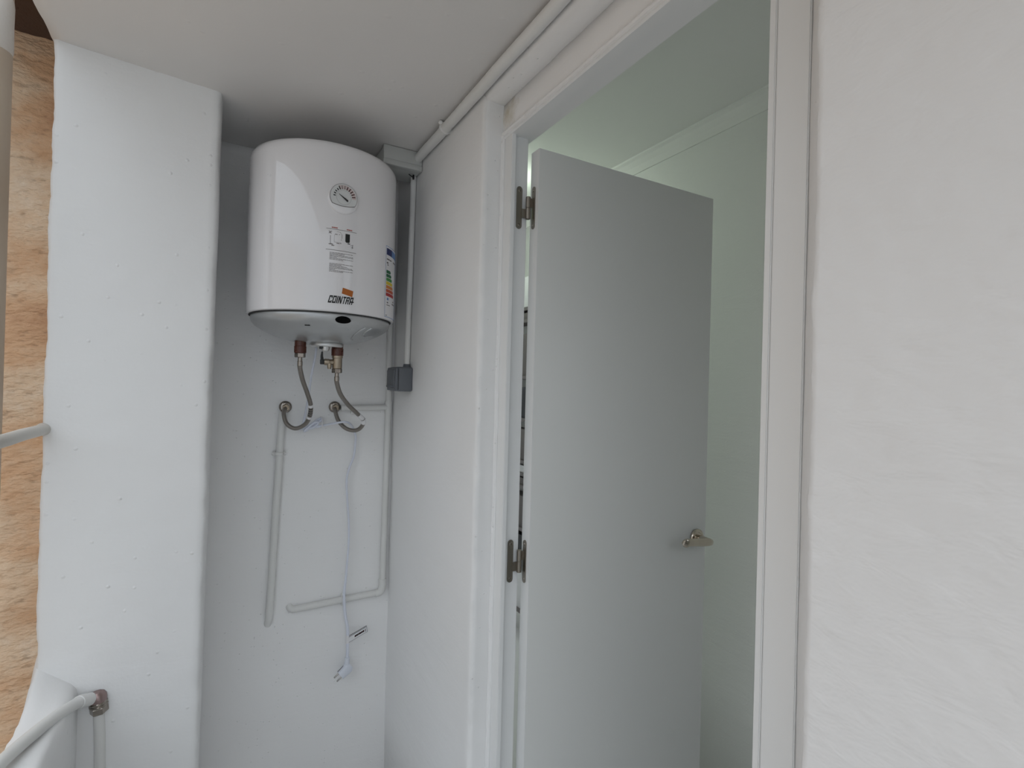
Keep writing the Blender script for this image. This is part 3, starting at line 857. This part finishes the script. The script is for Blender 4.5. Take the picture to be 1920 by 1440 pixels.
box('wall_clip', (.396, YB - .014, 1.3475), (.412, YB - .002, 1.3595), m_pipe, t, .003)

pipe('ceiling_conduit', 'white painted conduit in the corner under the ceiling', line((.5285, 1.60, 2.1695), (.5285, -1.2, 2.1735), 60), .0135, (.5285, 1.58, 2.17),
     [((.5285, 1.352, 2.170), (0, 1, 0), (-.6, 0, -1), .0135)], amp=.0015)
pipe('switch_conduit', 'straight white conduit from junction box down to grey switch', line((.534, 1.632, 2.135), (.5335, 1.650, 1.512), 20), .0095, (.5335, 1.65, 1.51), amp=.0008)

# ------------------------------------------------------------------ junction box
jb = thing('junction_box', 'grey plastic junction box fixed under the ceiling', 'junction box', (.478, 1.62, 2.128))
box('box_body', (.4215, 1.585, 2.131), (.5420, 1.690, 2.1885), m_jbox, jb, .003)
box('lid', (.4185, 1.572, 2.1465), (.5420, 1.587, 2.1890), m_jbox, jb, .003)
box('lid_rim', (.4175, 1.5695, 2.1290), (.5425, 1.589, 2.1475), m_jbox, jb, .004)
for x, z in ((.426, 2.135), (.533, 2.135)):
    lathe('screw', [(0, .0016), (.003, .0012), (.0036, 0), (0, 0)], (x, 1.5697, z), (0, -1, 0), m_jbox, jb, 12)
wr = thing('cable_end', 'short black cable end sticking out below the junction box', 'cable', (.525, 1.612, 2.13))
tube('cable', catmull([(.508, 1.600, 2.1235), (.517, 1.606, 2.1225), (.525, 1.612, 2.1225), (.529, 1.618, 2.133)], 5), .0016, m_black, wr, 8)
tube('sheath', catmull([(.5265, 1.612, 2.116), (.527, 1.613, 2.124), (.5285, 1.617, 2.133)], 5), .0032, m_black, wr, 8)

# ------------------------------------------------------------------ grey switch
sw = thing('wall_switch', 'slate grey weatherproof switch box on the door wall near the corner', 'switch', (XW, 1.667, 1.46))
SX0, SX1, SY0, SY1, SZ0, SZ1 = .4875, XW + .001, 1.617, 1.717, 1.4325, 1.5115
box('housing', (SX0 + .006, SY0, SZ0), (SX1, SY1, SZ1), m_switch, sw, .007, 3)
box('cover_plate', (SX0, SY0 + .002, SZ0 + .002), (SX0 + .010, SY1 - .002, SZ1 - .002), m_switch, sw, .004, 3)
fl = box('flap', (SX0 - .0035, SY0 + .010, SZ0 + .011), (SX0 + .002, SY1 - .010, SZ1 - .010), m_switch, sw, .002, 2)
box('flap_lip', (SX0 - .0065, SY0 + .016, SZ0 + .013), (SX0 - .002, SY1 - .016, SZ0 + .019), m_switch, fl, .0015)
box('side_seam', (SX0 + .009, SY0 - .0004, SZ0 + .006), (SX0 + .0104, SY0 + .004, SZ1 - .006), m_dark, sw)
tube('cable_gland', line((.5335, 1.650, 1.508), (.5335, 1.650, 1.522), 3), [.0130, .0125, .0115, .0105], m_switch, sw, 16)

# ------------------------------------------------------------------ power cord and plug
pc = thing('power_cord', 'white mains cord hanging down with a two pin plug', 'power cord', (.398, 1.80, .46))
yc = YB - .012
up = catmull([(.247, 1.62, 1.566), (.246, 1.63, 1.535), (.240, 1.66, 1.47), (.2455, 1.74, 1.41), (.247, 1.80, 1.36), (.242, yc, 1.315), (.232, yc, 1.300)], 8)
tube('cord_upper', up, .0034, m_cord, pc, 10)
zz = [(.232, yc, 1.300), (.246, yc, 1.303), (.264, yc, 1.312), (.294, yc - .004, 1.333), (.298, yc - .012, 1.329), (.272, yc - .012, 1.312), (.248, yc - .010, 1.294), (.250, yc - .017, 1.300), (.276, yc - .018, 1.322), (.288, yc - .016, 1.320), (.270, yc - .020, 1.305), (.262, yc - .018, 1.304), (.290, yc - .016, 1.309)]
tube('cord_bundle', catmull(zz, 7), .0042, m_cord, pc, 10)
tube('bundle_tie', catmull([(.298, yc + .003, 1.338), (.3005, yc - .010, 1.336), (.3005, yc - .020, 1.322), (.299, yc - .022, 1.310), (.298, yc - .008, 1.306)], 5), .0026, m_paper, pc, 8)
lowpts = [(.290, yc - .016, 1.309), (.315, yc - .018, 1.3145), (.343, yc - .060, 1.324), (.360, yc - .068, 1.3265), (.379, yc - .058, 1.321), (.400, yc - .022, 1.300), (.4115, yc - .010, 1.272), (.412, yc - .006, 1.250), (.408, yc - .006, 1.205), (.393, yc - .006, 1.161), (.386, yc - .006, 1.116), (.3915, yc - .008, 1.035), (.396, yc - .010, .98), (.3965, yc - .014, .907), (.389, yc - .022, .80), (.3835, yc - .026, .737), (.3885, yc - .026, .674), (.3985, yc - .024, .617), (.400, yc - .023, .56), (.4005, yc - .022, .512)]
cc = catmull(lowpts, 7)
zt = [p.z for p in cc]
tube('cord_lower', cc, [.0034 + (.0016 if z < .70 else .0016 * max(0, (.85 - z) / .15) if z < .85 else 0) for z in zt], m_cord, pc, 12)
# warning flag folded round the cord
bm = bmesh.new()
fl0 = [(.3985, .5765), (.3985, .6005), (.4640, .6135), (.4660, .5910)]
fl0 = [(.4005, .5720), (.4005, .5960), (.4630, .6205), (.4660, .5975)]
yy = yc - .026
A = [bm.verts.new((x, yy, z)) for x, z in fl0]; B = [bm.verts.new((x, yy - .0012, z)) for x, z in fl0]
bm.faces.new(A); bm.faces.new(B[::-1])
for i in range(4):
    j = (i + 1) % 4; bm.faces.new((A[i], A[j], B[j], B[i]))
flag = obj('warning_flag', bm, m_paper, pc)
def fpt(s, t):
    a = Vector((fl0[0][0], yy, fl0[0][1])).lerp(Vector((fl0[3][0], yy, fl0[3][1])), s)
    b = Vector((fl0[1][0], yy, fl0[1][1])).lerp(Vector((fl0[2][0], yy, fl0[2][1])), s)
    return a.lerp(b, t) + Vector((0, -.0015, 0))
def fquad(name, rects, m):
    bm = bmesh.new()
    for s0, s1, t0, t1 in rects:
        q = [bm.verts.new(fpt(s, t)) for s, t in ((s0, t0), (s1, t0), (s1, t1), (s0, t1))]
        bm.faces.new(q)
    bmesh.ops.solidify(bm, geom=bm.faces[:], thickness=.0003)
    return obj(name, bm, m, flag)
fquad('flag_lines', [(.02, .96, .90, .98), (.02, .95, .76, .82), (0, 1, 0, .04), (.97, .985, .1, .95)], m_inkg)
fquad('flag_red_print', [(.34, .42, .28, .52), (.43, .50, .28, .54), (.51, .56, .28, .54), (.57, .66, .28, .54), (.67, .74, .28, .54), (.75, .83, .28, .56), (.88, .91, .2, .62)], m_inkr)
tube('flag_wrap', [(.3995, yc - .0230, .571), (.400, yc - .0230, .597)], .0058, m_paper, flag, 12)
# plug
plug = lathe('plug', [(.0060, .004), (.0082, .003), (.0085, 0), (.0085, -.012), (.0100, -.022), (.0105, -.026), (0, -.026)], (.4008, yc - .022, .5180), (.08, 0, 1), m_plug, pc, 20)
bm = bmesh.new()
# angled plug body: tapering block towards the pin face
d = Vector((-.82, -.12, -.55)).normalized(); up_ = Vector((-.55, 0, .82)).normalized(); sd = d.cross(up_).normalized()
pc0 = Vector((.4030, yc - .022, .4850))
prof = [(-.012, .010, .010), (-.004, .0165, .0125), (.006, .0175, .0135), (.020, .0160, .0130), (.031, .0150, .0125)]
rg = []
for s, a, b in prof:
    rg.append([bm.verts.new(pc0 + d * s + up_ * (a * math.copysign(abs(math.cos(2 * PI * k / 20)) ** .6, math.cos(2 * PI * k / 20))) + sd * (b * math.copysign(abs(math.sin(2 * PI * k / 20)) ** .6, math.sin(2 * PI * k / 20)))) for k in range(20)])
for a, b in zip(rg[:-1], rg[1:]):
    for k in range(20):
        j = (k + 1) % 20; bm.faces.new((a[k], a[j], b[j], b[k]))
bm.faces.new(rg[0]); bm.faces.new(rg[-1][::-1])
obj('plug_body', bm, m_plug, pc, True)
box_c = pc0 + d * .0295
tube('earth_strip', [pc0 + d * .006 + up_ * .0172, pc0 + d * .030 + up_ * .0155], .0012, m_inkg, pc, 8)
for s in (-1, 1):
    q = pc0 + d * .030 + up_ * (.0085 * s)
    tube('pin', [q, q + d * .018, q + d * .0195], [.0026, .0026, .0016], m_pin, pc, 12)

# ------------------------------------------------------------------ things at the open side
rl = thing('guard_rail', 'worn white painted rail bar fixed to the pier', 'railing', (-.343, YP, 1.335))
tube('bar', wobble(line((-.3440, YP + .012, 1.3345), (-.3590, .2, 1.333), 30), .0015, 9), .0125, m_rail, rl, 16)
tube('wall_socket', line((-.3440, YP + .005, 1.3345), (-.3441, YP - .008, 1.3345), 3), [.0150, .0145, .0138, .0128], m_rail, rl, 16)

dp = thing('downpipe', 'beige painted downpipe outside the gallery edge', 'pipe', (-.450, 1.50, 0))
tube('tube', line((-.4505, 1.50, -2.9), (-.4485, 1.50, 2.60), 30), .0445, m_drain, dp, 28)
lathe('coupling', [(.0445, -.008), (.0455, -.004), (.0468, .004), (.0462, .06), (.0468, .10), (.0455, .112), (.0440, .118)], (-.4495, 1.50, 2.145), (0, 0, 1), plaster('white_coupling', (.72, .70, .67), (.62, .55, .48), stroke=(30, 30, 30), s_str=.5, p_str=.2, dist=.003), dp, 28)

tp = thing('pipe_union', 'nickel union fitting on a white stub pipe beside the pier', 'pipe fitting', (-.229, 1.53, .40))
tube('stub_pipe', wobble(line((-.2155, 1.537, .30), (-.2290, 1.530, .672), 12), .001, 9), .0112, m_pipe, tp, 14)
ax = Vector((-.10, -.05, 1)).normalized()
hexnut('union_nut', (-.2275, 1.530, .667), ax, .0180, .017, m_chrome, tp)
lathe('union_ring', [(.0165, 0), (.0185, .001), (.0185, .0035), (.0165, .005), (.0165, .007), (.0182, .008), (.0182, .0105), (.0165, .012)], Vector((-.2275, 1.530, .667)) + ax * .017, ax, m_chrome, tp, 28)
lathe('union_dome', [(.0170, 0), (.0178, .006), (.0170, .014), (.0130, .021), (.006, .024), (0, .0245)], Vector((-.2275, 1.530, .667)) + ax * .029, ax, plain('tarnished_brass', (.34, .25, .24), .35, metal=.9), tp, 28)
lathe('side_inlet', [(.0100, 0), (.0100, .022), (.0118, .023), (.0118, .030), (0, .030)], (-.232, 1.528, .703), (-.75, -.55, .22), m_chrome, tp, 20)
wp = thing('drain_hose', 'thick white pipe lying slanted across the parapet top', 'pipe', (-.30, 1.38, .745))
hp_ = catmull([(-.2440, 1.5180, .7085), (-.2600, 1.4900, .7205), (-.2800, 1.4350, .7330), (-.3030, 1.3650, .7425), (-.3315, 1.2742, .7480), (-.3620, 1.1500, .7480), (-.40, 1.0, .748)], 8)
tube('pipe_run', hp_, .0122, m_pipe, wp, 16)
tube('pipe_end_cuff', hp_[0:9], .0142, m_pipe, wp, 16)

# ------------------------------------------------------------------ inside the room: rack in the hinge gap, and an added unseen lamp
rk = thing('storage_rack', 'dark rack with stacked boxes glimpsed through the hinge gap', 'shelf', (1.55, 2.70, 0))
for y in (2.42, 3.02):
    box('upright', (1.50, y, 0), (1.515, y + .02, 2.05), m_black, rk)
    box('upright', (1.57, y, 0), (1.59, y + .02, 2.05), m_black, rk)
rz = random.Random(5)
z = .18
while z < 2.0:
    hgt = rz.choice((.05, .08, .12, .22, .30))
    box('shelf', (1.50, 2.42, z), (1.595, 3.04, z + .018), m_inkg, rk)
    box('stored_box', (1.51, 2.46, z + .018), (1.585, 2.99, z + .018 + hgt * .8), rz.choice((m_black, m_inkg, m_paper, m_switch)), rk, .002)
    z += hgt + .02
lm = thing('added_room_lamp', 'unseen round opal lamp added to light the room behind the door', 'lamp', (1.12, 2.25, 2.475))  # hidden by the door; added to brighten the room
lathe('added_lamp_base', [(0, 0), (.11, 0), (.11, -.02), (0, -.02)], (1.12, 2.25, 2.475), (0, 0, 1), m_paper, lm, 32)
lathe('added_lamp_shade', [(.13, 0), (.135, -.02), (.12, -.06), (.08, -.085), (0, -.095)], (1.12, 2.25, 2.455), (0, 0, 1), m_lamp, lm, 32)
